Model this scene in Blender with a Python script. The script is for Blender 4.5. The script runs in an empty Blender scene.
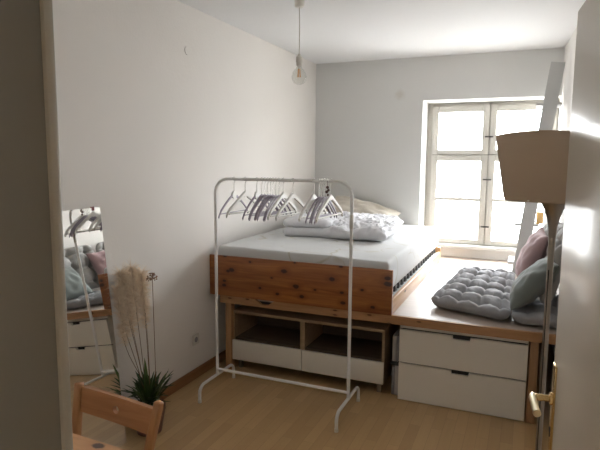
import bpy, bmesh, math, random
from mathutils import Vector, Matrix, noise
random.seed(7)
PI = math.pi
scene = bpy.context.scene
C = scene.collection
H = 1.65
CEIL = 2.707
LW = -2.243      # left wall plane
BW = 5.73        # back wall plane
def RWX(y): return 0.25 + 0.05 * (BW - y)   # right wall runs slightly askew

# ------------------------------------------------------------------ helpers
def V(*a): return Vector(a)

def new_bm(): return bmesh.new()

def box(bm, x0, y0, z0, x1, y1, z1, bev=0.0, seg=2):
    r = bmesh.ops.create_cube(bm, size=1.0)
    vs = r['verts']
    for v in vs:
        v.co = V((x0 + x1) / 2 + v.co.x * (x1 - x0), (y0 + y1) / 2 + v.co.y * (y1 - y0), (z0 + z1) / 2 + v.co.z * (z1 - z0))
    if bev:
        es = list({e for v in vs for e in v.link_edges})
        bmesh.ops.bevel(bm, geom=es, offset=bev, segments=seg, profile=0.5, affect='EDGES')
    return bm

def prism(bm, pts, axis, a, b):
    """extrude a closed 2D outline along an axis (0,1,2) from a to b"""
    def mk(p, t):
        if axis == 0: return V(t, p[0], p[1])
        if axis == 1: return V(p[0], t, p[1])
        return V(p[0], p[1], t)
    A = [bm.verts.new(mk(p, a)) for p in pts]
    B = [bm.verts.new(mk(p, b)) for p in pts]
    n = len(pts)
    fs = [bm.faces.new(A), bm.faces.new(B[::-1])]
    for i in range(n):
        fs.append(bm.faces.new((A[i], B[i], B[(i + 1) % n], A[(i + 1) % n])))
    bmesh.ops.recalc_face_normals(bm, faces=fs)
    return bm

def tube(bm, pts, r, n=12, cap=True, flat=None):
    """sweep a circle (or an ellipse, flat=(ra, rb, side)) along pts"""
    pts = [Vector(p) for p in pts]
    rs = r if isinstance(r, (list, tuple)) else [r] * len(pts)
    rings = []
    t0 = (pts[1] - pts[0]).normalized()
    side = Vector(flat[2]) if flat else (V(0, 0, 1) if abs(t0.z) < .9 else V(1, 0, 0))
    u = (side - t0 * side.dot(t0)).normalized()
    for i, p in enumerate(pts):
        if i == 0: t = pts[1] - pts[0]
        elif i == len(pts) - 1: t = pts[-1] - pts[-2]
        else: t = (pts[i + 1] - p).normalized() + (p - pts[i - 1]).normalized()
        t.normalize()
        u = (u - t * u.dot(t)).normalized()
        w = t.cross(u)
        ra, rb = (rs[i] * flat[0], rs[i] * flat[1]) if flat else (rs[i], rs[i])
        rings.append([bm.verts.new(p + u * (ra * math.cos(2 * PI * k / n)) + w * (rb * math.sin(2 * PI * k / n))) for k in range(n)])
    for a, b in zip(rings, rings[1:]):
        for k in range(n):
            bm.faces.new((a[k], a[(k + 1) % n], b[(k + 1) % n], b[k]))
    if cap:
        bm.faces.new(rings[0][::-1]); bm.faces.new(rings[-1])
    return bm

def lathe(bm, prof, c, n=40, close=False):
    rings = []
    for (r, z) in prof:
        if r < 1e-6: rings.append([bm.verts.new(V(c[0], c[1], c[2] + z))])
        else: rings.append([bm.verts.new(V(c[0] + r * math.cos(2 * PI * k / n), c[1] + r * math.sin(2 * PI * k / n), c[2] + z)) for k in range(n)])
    for a, b in zip(rings, rings[1:]):
        for k in range(n):
            k2 = (k + 1) % n
            if len(a) == 1 and len(b) == 1: continue
            if len(a) == 1: bm.faces.new((a[0], b[k2], b[k]))
            elif len(b) == 1: bm.faces.new((a[k], a[k2], b[0]))
            else: bm.faces.new((a[k], a[k2], b[k2], b[k]))
    bmesh.ops.recalc_face_normals(bm, faces=bm.faces[:])
    return bm

def bez(p0, p1, p2, p3, n=10):
    p0, p1, p2, p3 = map(Vector, (p0, p1, p2, p3))
    out = []
    for i in range(n + 1):
        t = i / n; s = 1 - t
        out.append(p0 * s ** 3 + p1 * 3 * s * s * t + p2 * 3 * s * t * t + p3 * t ** 3)
    return out

def corner(a, b, c, r, n=6):
    """points rounding the corner at b"""
    a, b, c = Vector(a), Vector(b), Vector(c)
    p = b + (a - b).normalized() * r; q = b + (c - b).normalized() * r
    return bez(p, p.lerp(b, .55), q.lerp(b, .55), q, n)

def wpos(o):
    p = Vector((0, 0, 0))
    while o is not None:
        p += o.location; o = o.parent
    return p

def obj(name, bm, mat, parent=None, ang=35, origin=None, label=None):
    """link a bmesh (built in world coordinates) as one mesh object"""
    off = wpos(parent) if parent else Vector((0, 0, 0))
    if origin is not None:
        off = off + (Vector(origin) - off)
    if off.length: bmesh.ops.translate(bm, verts=bm.verts[:], vec=-off)
    me = bpy.data.meshes.new(name)
    bm.to_mesh(me); bm.free()
    for p in me.polygons: p.use_smooth = True
    me.set_sharp_from_angle(angle=math.radians(ang))
    me.materials.append(mat)
    o = bpy.data.objects.new(name, me)
    C.objects.link(o)
    if parent: o.parent = parent
    if label: o['label'] = label
    if origin is not None and parent is None: o.location = origin
    return o

def thing(name, label, cat, loc, group=None):
    o = bpy.data.objects.new(name, None); C.objects.link(o)
    o.empty_display_size = .1
    o.location = loc
    return tag(o, label, cat, group)

def tag(o, label, cat, group=None, kind=None):
    o['label'] = label; o['category'] = cat
    if group: o['group'] = group
    if kind: o['kind'] = kind
    return o

def struct(name, bm, m, parent=None, label=None, ang=35):
    o = obj(name, bm, m, parent, ang)
    if parent is None:
        o['kind'] = 'structure'
    if label: o['label'] = label
    return o

# ------------------------------------------------------------------ materials
def mat(name, col=(.8, .8, .8), rough=.5, metal=0, coat=0, coat_rough=.1, spec=.5, sheen=0):
    m = bpy.data.materials.new(name); m.use_nodes = True
    b = m.node_tree.nodes['Principled BSDF']
    b.inputs['Base Color'].default_value = (*col, 1)
    b.inputs['Roughness'].default_value = rough
    b.inputs['Metallic'].default_value = metal
    b.inputs['Coat Weight'].default_value = coat
    b.inputs['Coat Roughness'].default_value = coat_rough
    b.inputs['Specular IOR Level'].default_value = spec
    b.inputs['Sheen Weight'].default_value = sheen
    return m

class NT:
    def __init__(s, m):
        s.m = m; s.t = m.node_tree; s.b = s.t.nodes['Principled BSDF']
    def n(s, typ, **kw):
        nd = s.t.nodes.new(typ)
        for k, v in kw.items():
            if hasattr(nd, k): setattr(nd, k, v)
        return nd
    def l(s, a, b): s.t.links.new(a, b)
    def coord(s, scale=(1, 1, 1), rot=(0, 0, 0), loc=(0, 0, 0), kind='Object'):
        tc = s.n('ShaderNodeTexCoord'); mp = s.n('ShaderNodeMapping')
        mp.inputs['Scale'].default_value = scale; mp.inputs['Rotation'].default_value = rot; mp.inputs['Location'].default_value = loc
        s.l(tc.outputs[kind], mp.inputs['Vector']); return mp.outputs['Vector']
    def noise(s, vec, scale=5, detail=3, rough=.5, dist=0):
        nd = s.n('ShaderNodeTexNoise'); nd.inputs['Scale'].default_value = scale; nd.inputs['Detail'].default_value = detail
        nd.inputs['Roughness'].default_value = rough; nd.inputs['Distortion'].default_value = dist
        s.l(vec, nd.inputs['Vector']); return nd.outputs['Fac']
    def ramp(s, fac, stops):
        r = s.n('ShaderNodeValToRGB'); e = r.color_ramp.elements
        while len(e) < len(stops): e.new(.5)
        for i, (p, c) in enumerate(stops):
            e[i].position = p; e[i].color = (*c, 1) if len(c) == 3 else c
        s.l(fac, r.inputs['Fac']); return r.outputs['Color']
    def mix(s, a, b, fac, mode='MIX'):
        x = s.n('ShaderNodeMix'); x.data_type = 'RGBA'; x.blend_type = mode
        for sock, v in ((x.inputs[0], fac), (x.inputs[6], a), (x.inputs[7], b)):
            if isinstance(v, bpy.types.NodeSocket): s.l(v, sock)
            elif isinstance(v, (int, float)): sock.default_value = v
            else: sock.default_value = (*v, 1)
        return x.outputs[2]
    def math(s, op, a, b=0):
        x = s.n('ShaderNodeMath'); x.operation = op
        for sock, v in ((x.inputs[0], a), (x.inputs[1], b)):
            if isinstance(v, bpy.types.NodeSocket): s.l(v, sock)
            else: sock.default_value = v
        return x.outputs[0]
    def bump(s, h, strength=.2, dist=.01):
        x = s.n('ShaderNodeBump'); x.inputs['Strength'].default_value = strength; x.inputs['Distance'].default_value = dist
        s.l(h, x.inputs['Height']); s.l(x.outputs['Normal'], s.b.inputs['Normal'])
    def col(s, c): s.l(c, s.b.inputs['Base Color'])

def wall_mat(name, c0, c1, stain=None):
    m = mat(name, c0, .75, spec=.25); t = NT(m)
    v = t.coord()
    f = t.noise(v, 1.3, 4, .6)
    c = t.mix(c0, c1, f)
    if stain:
        tc = t.n('ShaderNodeTexCoord')
        vd = t.n('ShaderNodeVectorMath'); vd.operation = 'DISTANCE'
        t.l(tc.outputs['Object'], vd.inputs[0]); vd.inputs[1].default_value = stain
        k = t.math('ADD', vd.outputs['Value'], t.math('MULTIPLY', t.noise(v, 22, 3), .07))
        c = t.mix(c, (.50, .44, .35), t.ramp(k, [(.05, (.35, .35, .35)), (.10, (0, 0, 0))]))
    t.col(c)
    t.bump(t.math('ADD', t.noise(v, 60, 4, .6), t.math('MULTIPLY', t.noise(v, 2.2, 2), 4)), .12, .01)
    return m

def pine_mat(name, dark, light, axis=0, knots=None, rough=.4, knot=(.05, .018, .008), scale=1.0, coat=.15, spots=None, kden=(4.5, 9), kgate=.45):
    """knots: plane of the face ('xz', 'xy', 'yz'); spots: explicit knots (x, y, z, radius) in object coordinates"""
    m = mat(name, light, rough, coat=coat, coat_rough=.25); t = NT(m)
    sc = [14 * scale] * 3; sc[axis] = .9 * scale
    v = t.coord(tuple(sc))
    g = t.noise(v, 1.6, 5, .62, 1.2)
    c = t.ramp(g, [(.3, dark), (.5, tuple((a + b) / 2 for a, b in zip(dark, light))), (.68, light)])
    fine = [90 * scale] * 3; fine[axis] = 3 * scale
    c = t.mix(c, dark, t.math('MULTIPLY', t.noise(t.coord(tuple(fine)), 1, 2), .35))
    if knots:
        tc = t.n('ShaderNodeTexCoord'); sx = t.n('ShaderNodeSeparateXYZ'); t.l(tc.outputs['Object'], sx.inputs[0])
        cx = t.n('ShaderNodeCombineXYZ'); ia, ib = 'xyz'.index(knots[0]), 'xyz'.index(knots[1])
        ka, kb = (kden if axis == ia else kden[::-1])
        t.l(t.math('MULTIPLY', sx.outputs[ia], ka), cx.inputs[0]); t.l(t.math('MULTIPLY', sx.outputs[ib], kb), cx.inputs[1])
        vo = t.n('ShaderNodeTexVoronoi'); vo.voronoi_dimensions = '2D'; vo.inputs['Scale'].default_value = 1.0; t.l(cx.outputs[0], vo.inputs['Vector'])
        sc2 = t.n('ShaderNodeSeparateColor'); t.l(vo.outputs['Color'], sc2.inputs[0])
        gate = t.math('GREATER_THAN', sc2.outputs[0], kgate)
        core = t.ramp(vo.outputs['Distance'], [(.05, (1, 1, 1)), (.09, (0, 0, 0))])
        halo = t.ramp(vo.outputs['Distance'], [(.07, (1, 1, 1)), (.24, (0, 0, 0))])
        c = t.mix(c, dark, t.math('MULTIPLY', t.math('MULTIPLY', halo, gate), .8))
        c = t.mix(c, knot, t.math('MULTIPLY', core, gate))
    if spots:
        tc = t.n('ShaderNodeTexCoord'); best = None
        wob = t.math('MULTIPLY', t.noise(tc.outputs['Object'], 60, 2), .5)
        for (x, y, z, rr) in spots:
            sb = t.n('ShaderNodeVectorMath'); sb.operation = 'SUBTRACT'; t.l(tc.outputs['Object'], sb.inputs[0]); sb.inputs[1].default_value = (x, y, z)
            ml = t.n('ShaderNodeVectorMath'); ml.operation = 'MULTIPLY'; t.l(sb.outputs[0], ml.inputs[0]); k = [1 / rr] * 3; k[axis] = .62 / rr; ml.inputs[1].default_value = k
            ln = t.n('ShaderNodeVectorMath'); ln.operation = 'LENGTH'; t.l(ml.outputs[0], ln.inputs[0])
            best = ln.outputs['Value'] if best is None else t.math('MINIMUM', best, ln.outputs['Value'])
        best = t.math('ADD', best, wob)
        c = t.mix(c, dark, t.math('MULTIPLY', t.ramp(t.math('MULTIPLY', best, .25), [(.25, (1, 1, 1)), (.75, (0, 0, 0))]), .85))
        c = t.mix(c, knot, t.ramp(t.math('MULTIPLY', best, .25), [(.24, (1, 1, 1)), (.33, (0, 0, 0))]))
    t.col(c); t.bump(g, .08, .004)
    return m

def floor_mat(name):
    m = mat(name, (.5, .33, .18), .33, coat=.25, coat_rough=.22); t = NT(m)
    v = t.coord(rot=(0, 0, PI / 2))
    br = t.n('ShaderNodeTexBrick'); t.l(v, br.inputs['Vector'])
    br.offset = .37; br.offset_frequency = 2
    br.inputs['Scale'].default_value = 1
    br.inputs['Brick Width'].default_value = .46; br.inputs['Row Height'].default_value = .067
    br.inputs['Mortar Size'].default_value = .0009; br.inputs['Mortar Smooth'].default_value = .3; br.inputs['Bias'].default_value = 0
    br.inputs['Color1'].default_value = (.62, .41, .195, 1); br.inputs['Color2'].default_value = (.51, .33, .15, 1)
    br.inputs['Mortar'].default_value = (.36, .23, .11, 1)
    g = t.noise(t.coord((28, 1.6, 28)), 1.3, 5, .6, .8)
    c = t.mix(br.outputs['Color'], (.33, .19, .09), t.math('MULTIPLY', g, .38))
    t.col(c); t.bump(br.outputs['Fac'], .15, .001)
    return m

def fabric_mat(name, c0, c1, rough=.9, scale=180, b=.25, sheen=.2):
    m = mat(name, c0, rough, sheen=sheen, spec=.2); t = NT(m)
    v = t.coord()
    t.col(t.mix(c0, c1, t.noise(v, 9, 4, .6)))
    t.bump(t.math('ADD', t.noise(v, scale, 2), t.math('MULTIPLY', t.noise(v, 14, 3), .6)), b, .003)
    return m

M = {}
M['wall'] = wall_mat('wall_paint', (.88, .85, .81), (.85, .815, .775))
M['wallshaded'] = wall_mat('wall_paint_shaded_back', (.77, .765, .745), (.74, .735, .715), stain=(-1.29, BW, 2.335))  # wall paint darkened to hold the back wall's shade; the stain is real
M['ceil'] = wall_mat('ceiling_paint', (.88, .88, .88), (.86, .86, .86))
M['hall'] = wall_mat('hallway_paint', (.62, .58, .52), (.58, .54, .48))
M['floor'] = floor_mat('parquet')
BK = [(-2.098, .916, .009), (-2.041, .81, .013), (-1.601, .839, .013), (-2.108, .686, .010), (-1.505, .735, .013), (-1.23, .815, .012), (-1.165, .912, .007), (-1.516, .91, .005), (-1.655, .664, .008), (-1.46, .665, .010), (-1.156, .726, .008),
      (-1.146, .653, .010), (-.83, .82, .014), (-.932, .647, .009), (-.834, .858, .011), (-1.881, .885, .006), (-1.798, .694, .007), (-1.357, .725, .006), (-1.01, .76, .007), (-2.07, .80, .009), (-2.105, .72, .008), (-1.70, .78, .005)]
M['board'] = pine_mat('varnished_pine', (.20, .058, .014), (.47, .175, .046), 0, None, .36, (.045, .012, .005), spots=[(x + 1.52, 3.49 - 4.6, z - .60, q * 1.3) for x, z, q in BK])
M['rail'] = pine_mat('rail_pine', (.60, .33, .14), (.80, .52, .28), 1, 'yz', .42, kden=(3, 9))
M['fascia'] = pine_mat('fascia_pine', (.36, .18, .075), (.52, .30, .14), 0, 'xz', .5, (.10, .04, .015), kden=(4.5, 14))
M['post'] = pine_mat('post_pine', (.33, .175, .08), (.48, .285, .145), 2, None, .5)
M['plat'] = pine_mat('platform_wood', (.37, .30, .25), (.47, .395, .335), 0, None, .42, coat=.15)
M['oak'] = pine_mat('oak_veneer', (.29, .19, .105), (.42, .29, .17), 0, None, .5, scale=1.5)
M['oakshade'] = pine_mat('oak_veneer_shaded', (.075, .048, .030), (.11, .072, .046), 0, None, .6, scale=1.5)  # oak darkened in colour to carry the shade inside the open bays
M['chair'] = pine_mat('chair_pine', (.33, .14, .05), (.46, .22, .09), 0, None, .42)
M['chairz'] = pine_mat('chair_pine_upright', (.35, .155, .055), (.48, .24, .095), 2, None, .42)
M['table'] = pine_mat('table_pine', (.52, .25, .10), (.68, .37, .165), 0, None, .42, (.07, .03, .015), scale=.8, spots=[(-1.215 + 1.5, 1.232 - .98, .74, .016), (-1.6 + 1.5, 1.1 - .98, .74, .012), (-1.85 + 1.5, .9 - .98, .74, .014)])
M['skirt'] = pine_mat('skirting_wood', (.22, .095, .035), (.32, .155, .065), 1, None, .4)
M['white'] = mat('white_lacquer', (.80, .77, .71), .38, coat=.15)
M['front'] = mat('cream_drawer_front', (.80, .755, .67), .42)
M['dark'] = mat('dark_gap', (.015, .013, .012), .7)
M['rackwhite'] = mat('white_steel', (.83, .82, .80), .35)
M['hangwood'] = mat('white_painted_wood', (.86, .84, .80), .45)
M['hanglilac'] = mat('lilac_grey_plastic', (.40, .355, .42), .45)
M['chrome'] = mat('chrome', (.75, .74, .72), .2, 1)
M['brass'] = mat('brass', (.80, .60, .30), .22, 1)
M['paleb'] = mat('pale_brass', (.93, .82, .58), .28, 1)
M['frame'] = mat('window_paint', (.48, .46, .42), .6)
M['sill'] = mat('sill_paint', (.58, .575, .56), .5)
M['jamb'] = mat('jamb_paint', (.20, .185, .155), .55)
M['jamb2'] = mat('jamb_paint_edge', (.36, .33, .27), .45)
M['latch'] = mat('dark_iron', (.06, .055, .05), .4, .7)
M['ladder'] = mat('ladder_paint', (.50, .50, .49), .6)
M['plug'] = mat('socket_plastic', (.72, .69, .62), .4)
M['blackp'] = mat('black_plastic', (.02, .02, .02), .5)
M['slat'] = mat('slat_wood', (.75, .70, .60), .5)
M['red'] = mat('dark_red_plastic', (.22, .02, .02), .4)
M['terra'] = mat('brown_pot', (.16, .07, .05), .45)
M['soil'] = mat('soil', (.035, .024, .017), .95)
M['steel'] = mat('brushed_bronze_steel', (.36, .32, .275), .32, 1)
M['pink'] = fabric_mat('pink_fabric', (.42, .285, .285), (.37, .245, .25))
M['green'] = fabric_mat('sage_fabric', (.195, .215, .20), (.17, .187, .175))
M['grey'] = fabric_mat('grey_linen', (.33, .33, .34), (.28, .28, .29), scale=240)
M['greyl'] = fabric_mat('light_grey_linen', (.36, .35, .335), (.31, .30, .285), scale=240)
M['duvet'] = fabric_mat('white_cotton', (.74, .74, .765), (.68, .68, .71), b=.3)
M['pillow'] = fabric_mat('beige_cotton', (.66, .61, .53), (.60, .55, .475), b=.3)
M['paper'] = mat('book_paper', (.45, .42, .40), .7)
M['paper2'] = mat('book_cover_grey', (.30, .28, .28), .6)
M['amber'] = mat('amber_wood', (.70, .44, .17), .5)
M['charm'] = mat('dark_brown_bead', (.09, .04, .03), .4)

# mattress cover: off-white with sparse yellowish veins
m = mat('marbled_sheet', (.74, .74, .73), .8, sheen=.15, spec=.2); t = NT(m)
v = t.coord()
nz = t.n('ShaderNodeTexNoise'); nz.inputs['Scale'].default_value = 2.2; t.l(v, nz.inputs['Vector'])
mv = t.n('ShaderNodeVectorMath'); mv.operation = 'MULTIPLY_ADD'; t.l(nz.outputs['Color'], mv.inputs[0]); mv.inputs[1].default_value = (.5, .5, .5); t.l(v, mv.inputs[2])
vo = t.n('ShaderNodeTexVoronoi'); vo.feature = 'DISTANCE_TO_EDGE'; vo.inputs['Scale'].default_value = 2.6; t.l(mv.outputs[0], vo.inputs['Vector'])
vein = t.ramp(vo.outputs['Distance'], [(0, (1, 1, 1)), (.028, (0, 0, 0))])
gate = t.ramp(t.noise(v, 3.1, 2), [(.5, (0, 0, 0)), (.6, (1, 1, 1))])
t.col(t.mix((.64, .645, .645), (.46, .42, .30), t.math('MULTIPLY', t.math('MULTIPLY', vein, gate), .7)))
t.bump(t.noise(v, 6, 3), .25, .01)
M['sheet'] = m

# lampshade: beige paper
m = mat('beige_lampshade', (.44, .345, .25), .8, spec=.2); t = NT(m)
t.b.inputs['Transmission Weight'].default_value = 0
v = t.coord(); t.bump(t.noise(v, 9, 3), .25, .01); t.col(t.mix((.50, .395, .295), (.45, .35, .26), t.noise(v, 6, 3)))
M['shade'] = m
# glossy door paint
m = mat('glossy_door_paint', (.56, .50, .405), .6, coat=.3, coat_rough=.2); t = NT(m)
v = t.coord(); t.bump(t.noise(v, 5, 2), .02, .01)
M['door'] = m
# mirror
M['mirror'] = mat('mirror_silver', (.88, .89, .88), .015, 1)
# window pane: thin clear glass
m = bpy.data.materials.new('clear_pane'); m.use_nodes = True; nt = m.node_tree
for n_ in list(nt.nodes): nt.nodes.remove(n_)
o_ = nt.nodes.new('ShaderNodeOutputMaterial'); mx = nt.nodes.new('ShaderNodeMixShader'); tr = nt.nodes.new('ShaderNodeBsdfTransparent'); gl = nt.nodes.new('ShaderNodeBsdfGlossy'); fr = nt.nodes.new('ShaderNodeLayerWeight'); fr.inputs['Blend'].default_value = .5; pw = nt.nodes.new('ShaderNodeMath'); pw.operation = 'POWER'; pw.inputs[1].default_value = 4; pw2 = nt.nodes.new('ShaderNodeMath'); pw2.operation = 'MULTIPLY_ADD'; pw2.inputs[1].default_value = .85; pw2.inputs[2].default_value = .04
gl.inputs['Roughness'].default_value = .02; tr.inputs['Color'].default_value = (.96, .97, .97, 1)
nt.links.new(fr.outputs['Facing'], pw.inputs[0]); nt.links.new(pw.outputs[0], pw2.inputs[0]); nt.links.new(pw2.outputs[0], mx.inputs[0]); nt.links.new(tr.outputs[0], mx.inputs[1]); nt.links.new(gl.outputs[0], mx.inputs[2]); nt.links.new(mx.outputs[0], o_.inputs[0])
M['pane'] = m
m = m.copy(); m.name = 'bulb_glass'; M['bulb'] = m
for nd in m.node_tree.nodes:
    if nd.type == 'BSDF_TRANSPARENT': nd.inputs['Color'].default_value = (.9, .9, .88, 1)
M['filament'] = mat('filament', (.85, .45, .15), .4)
# foliage
m = mat('dark_leaf', (.03, .065, .02), .4); t = NT(m); t.col(t.mix((.022, .05, .016), (.07, .13, .035), t.noise(t.coord(), 12, 3))); M['leaf'] = m
M['leafl'] = mat('fresh_leaf', (.10, .17, .045), .4)
m = mat('pampas_fluff', (.95, .79, .61), .9, sheen=.4); M['fluff'] = m
M['stem'] = mat('dry_stem', (.20, .13, .07), .7)
M['seed'] = mat('dry_seed', (.27, .16, .09), .8)

# ------------------------------------------------------------------ room shell
struct('floor', box(new_bm(), -2.7, -1.6, -.1, 1.7, 6.4, 0), M['floor'])
struct('ceiling', box(new_bm(), -2.7, .65, CEIL, 1.7, 6.4, CEIL + .15), M['ceil'])
struct('ceiling_hallway', box(new_bm(), -2.7, -1.6, 2.5, 1.7, .35, 2.65), M['hall'])
struct('wall_left', box(new_bm(), LW - .2, .35, 0, LW, 6.4, CEIL), M['wall'])
bm = new_bm(); prism(bm, [(RWX(.35), .35), (RWX(BW), BW), (RWX(BW), 6.4), (1.2, 6.4), (1.2, .35)], 2, 0, CEIL)
struct('wall_right', bm, M['wall'])
NX0, NX1, NZ = -1.047, .25, 2.265
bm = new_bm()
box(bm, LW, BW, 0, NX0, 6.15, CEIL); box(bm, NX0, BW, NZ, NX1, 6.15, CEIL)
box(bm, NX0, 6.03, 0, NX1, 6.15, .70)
struct('wall_back', bm, M['wallshaded'])
bm = new_bm()
box(bm, LW - .2, .35, 0, -.735, .64, CEIL); box(bm, .215, .35, 0, .9, .64, CEIL); box(bm, -.735, .35, 2.14, .215, .64, CEIL)
struct('wall_front', bm, M['wall'])
struct('wall_hallway_left', box(new_bm(), -1.7, -1.6, 0, -1.6, .35, 2.5), M['hall'])
struct('wall_hallway_right', box(new_bm(), 1.5, -1.6, 0, 1.6, .35, 2.5), M['hall'])
struct('wall_hallway_back', box(new_bm(), -1.6, -1.6, 0, 1.5, -1.5, 2.5), M['hall'])
# skirting along the left wall
bm = new_bm(); prism(bm, [(LW, 0), (LW + .016, 0), (LW + .016, .062), (LW + .008, .072), (LW, .072)], 1, .66, BW)
struct('baseboard_left', bm, M['skirt'])
# skirting behind the platform legs, along the back wall
bm = new_bm(); prism(bm, [(BW, 0), (BW - .016, 0), (BW - .016, .062), (BW - .008, .072), (BW, .072)], 0, LW + .016, NX0)
struct('baseboard_back', bm, M['skirt'])
# door frame lining the doorway (left reveal shows at the picture's edge)
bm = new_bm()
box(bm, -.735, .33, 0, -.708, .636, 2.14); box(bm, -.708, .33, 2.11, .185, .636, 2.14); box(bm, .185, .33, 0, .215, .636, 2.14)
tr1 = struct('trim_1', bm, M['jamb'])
bm = new_bm()
for x0, x1, x2 in ((-.76, -.695, -.735),):
    box(bm, -.80, .637, 0, -.701, .657, 2.2, .005)
struct('door_stop', bm, M['jamb2'], tr1)

# ------------------------------------------------------------------ window
win = bpy.data.objects.new('window_1', None); C.objects.link(win); win['kind'] = 'structure'; win.location = (-.37, 6.05, .74)
def rect_frame(bm, x0, z0, x1, z1, w, y0, y1, bev=.004, wb=None, wt=None):
    wb = wb or w; wt = wt or w
    box(bm, x0, y0, z0, x0 + w, y1, z1, bev); box(bm, x1 - w, y0, z0, x1, y1, z1, bev)
    box(bm, x0 + w, y0, z0, x1 - w, y1, z0 + wb, bev); box(bm, x0 + w, y0, z1 - wt, x1 - w, y1, z1, bev)
WX0, WX1, WZ0, WZ1 = NX0, NX1, .735, NZ
bm = new_bm()
rect_frame(bm, WX0, WZ0, WX1, WZ1, .055, 6.06, 6.13, wb=.02)
box(bm, WX0 + .05, 6.06, 1.69, WX1 - .05, 6.13, 1.735, .004)        # transom
box(bm, -.42, 6.06, WZ0, -.38, 6.13, WZ1, .004)                    # mullion
struct('window_frame', bm, M['frame'], win)
glass = new_bm()
def sash(x0, z0, x1, z1, bar=None, sw=.066):
    b = new_bm(); rect_frame(b, x0, z0, x1, z1, sw, 6.035, 6.075, wb=sw * .75)
    if bar: box(b, x0 + sw, 6.04, bar - .018, x1 - sw, 6.07, bar + .018, .003)
    struct('sash', b, M['frame'], win)
    g = glass
    vs = [g.verts.new(p) for p in (V(x0 + sw, 6.055, z0 + sw * .7), V(x1 - sw, 6.055, z0 + sw * .7), V(x1 - sw, 6.055, z1 - sw), V(x0 + sw, 6.055, z1 - sw))]
    g.faces.new(vs)
for (x0, x1) in ((WX0 + .055, -.404), (-.396, WX1 - .01)):
    sash(x0, 1.716, x1, WZ1 - .035)
    sash(x0, WZ0 + .012, x1, 1.708, 1.232)
struct('window_pane', glass, M['pane'], win)
for z in (.945, 1.45, 1.90):
    b = new_bm(); box(b, -.442, 6.018, z - .007, -.358, 6.034, z + .007, .003)
    struct('latch', b, M['latch'], win, label='dark iron window latch')
bm = new_bm(); box(bm, NX0 + .003, 5.955, .70, NX1 - .003, 6.06, .738, .006); struct('window_sill', bm, M['sill'], win)

# ------------------------------------------------------------------ the open door
door = bpy.data.objects.new('door_1', None); C.objects.link(door); door['kind'] = 'structure'; door.location = (.165, .66, 0)
hd = V(.165, .66, 0); fd = V(.0895, 1.508, 0)
dd = (fd - hd).normalized(); dn = V(-dd.y, dd.x, 0)   # dn points left, into the view
def dpt(a, n, z): return hd + dd * a + dn * n + V(0, 0, z)
W = (fd - hd).length
def dbox(bm, a0, a1, n0, n1, z0, z1, bev=0):
    k = len(bm.verts); box(bm, a0, n0, z0, a1, n1, z1, bev)
    for v in bm.verts[:]:
        if v.index == -1 or True:
            pass
def door_part(name, bm, mt, label=None, parent=None):
    for v in bm.verts: v.co = dpt(v.co.x, v.co.y, v.co.z)
    bmesh.ops.recalc_face_normals(bm, faces=bm.faces[:])
    return struct(name, bm, mt, parent or door, label)
bm = new_bm(); box(bm, 0, -.026, .008, W, 0, 2.012, .003); box(bm, .012, -.04, .008, W - .014, -.026, 2.0, .002)
door_part('door_leaf', bm, M['door'])
bm = new_bm(); box(bm, W - .062, 0, .90, W - .022, .006, 1.135, .003)
plate = door_part('lock_plate', bm, M['brass'])
bm = new_bm()
tube(bm, [V(W - .042, .004, 1.043), V(W - .042, .012, 1.043)], .016, 16)
tube(bm, [V(W - .042, .008, 1.043), V(W - .042, .026, 1.043), V(W - .042, .03, 1.043), V(W - .042, .046, 1.043)], [.009, .008, .0095, .008], 14)
door_part('handle_neck', bm, M['brass'], parent=plate)
bm = new_bm()
pp = [V(W - .035, .05, 1.044), V(W - .05, .053, 1.044), V(W - .09, .052, 1.041), V(W - .132, .050, 1.038)]
tube(bm, pp, [.0078, .0092, .0088, .0098], 14)
door_part('door_handle', bm, M['paleb'], parent=plate, label='pale brass lever handle')
bm = new_bm(); tube(bm, [V(W - .042, .002, .96), V(W - .042, .0075, .96)], .007, 12); box(bm, W - .0435, .002, .94, W - .0405, .0072, .96)
door_part('keyhole', bm, M['dark'], parent=plate)
bm = new_bm()
tube(bm, [V(W - .042, -.04, 1.043), V(W - .042, -.09, 1.043)], .009, 12); tube(bm, [V(W - .035, -.09, 1.056), V(W - .15, -.09, 1.05)], .010, 12)
door_part('door_handle', bm, M['paleb'])
for z in (.25, 1.75):
    bm = new_bm(); tube(bm, [V(-.008, .004, z - .04), V(-.008, .004, z + .04)], .008, 12); door_part('hinge', bm, M['brass'])

# ------------------------------------------------------------------ wall fittings
r = thing('wall_socket', 'beige power socket low on the left wall behind the clothes rack', 'socket', (LW, 3.29, .30))
bm = new_bm(); box(bm, LW, 3.25, .258, LW + .009, 3.33, .338, .004); obj('cover_plate', bm, M['plug'], r)
bm = new_bm()
for k in range(24):
    pass
c = V(LW + .009, 3.29, .298)
ring = [c + V(.0005, .021 * math.cos(a), .021 * math.sin(a)) for a in [2 * PI * k / 24 for k in range(24)]]
vs = [bm.verts.new(p) for p in ring]; bm.faces.new(vs); obj('socket_well', bm, M['paper2'], r)
r = tag(obj('junction_cover', tube(new_bm(), [V(LW, 3.25, 2.40), V(LW + .004, 3.25, 2.40)], .030, 28), M['wall']), 'small round white junction cover high on the left wall', 'wall cover')

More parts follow.
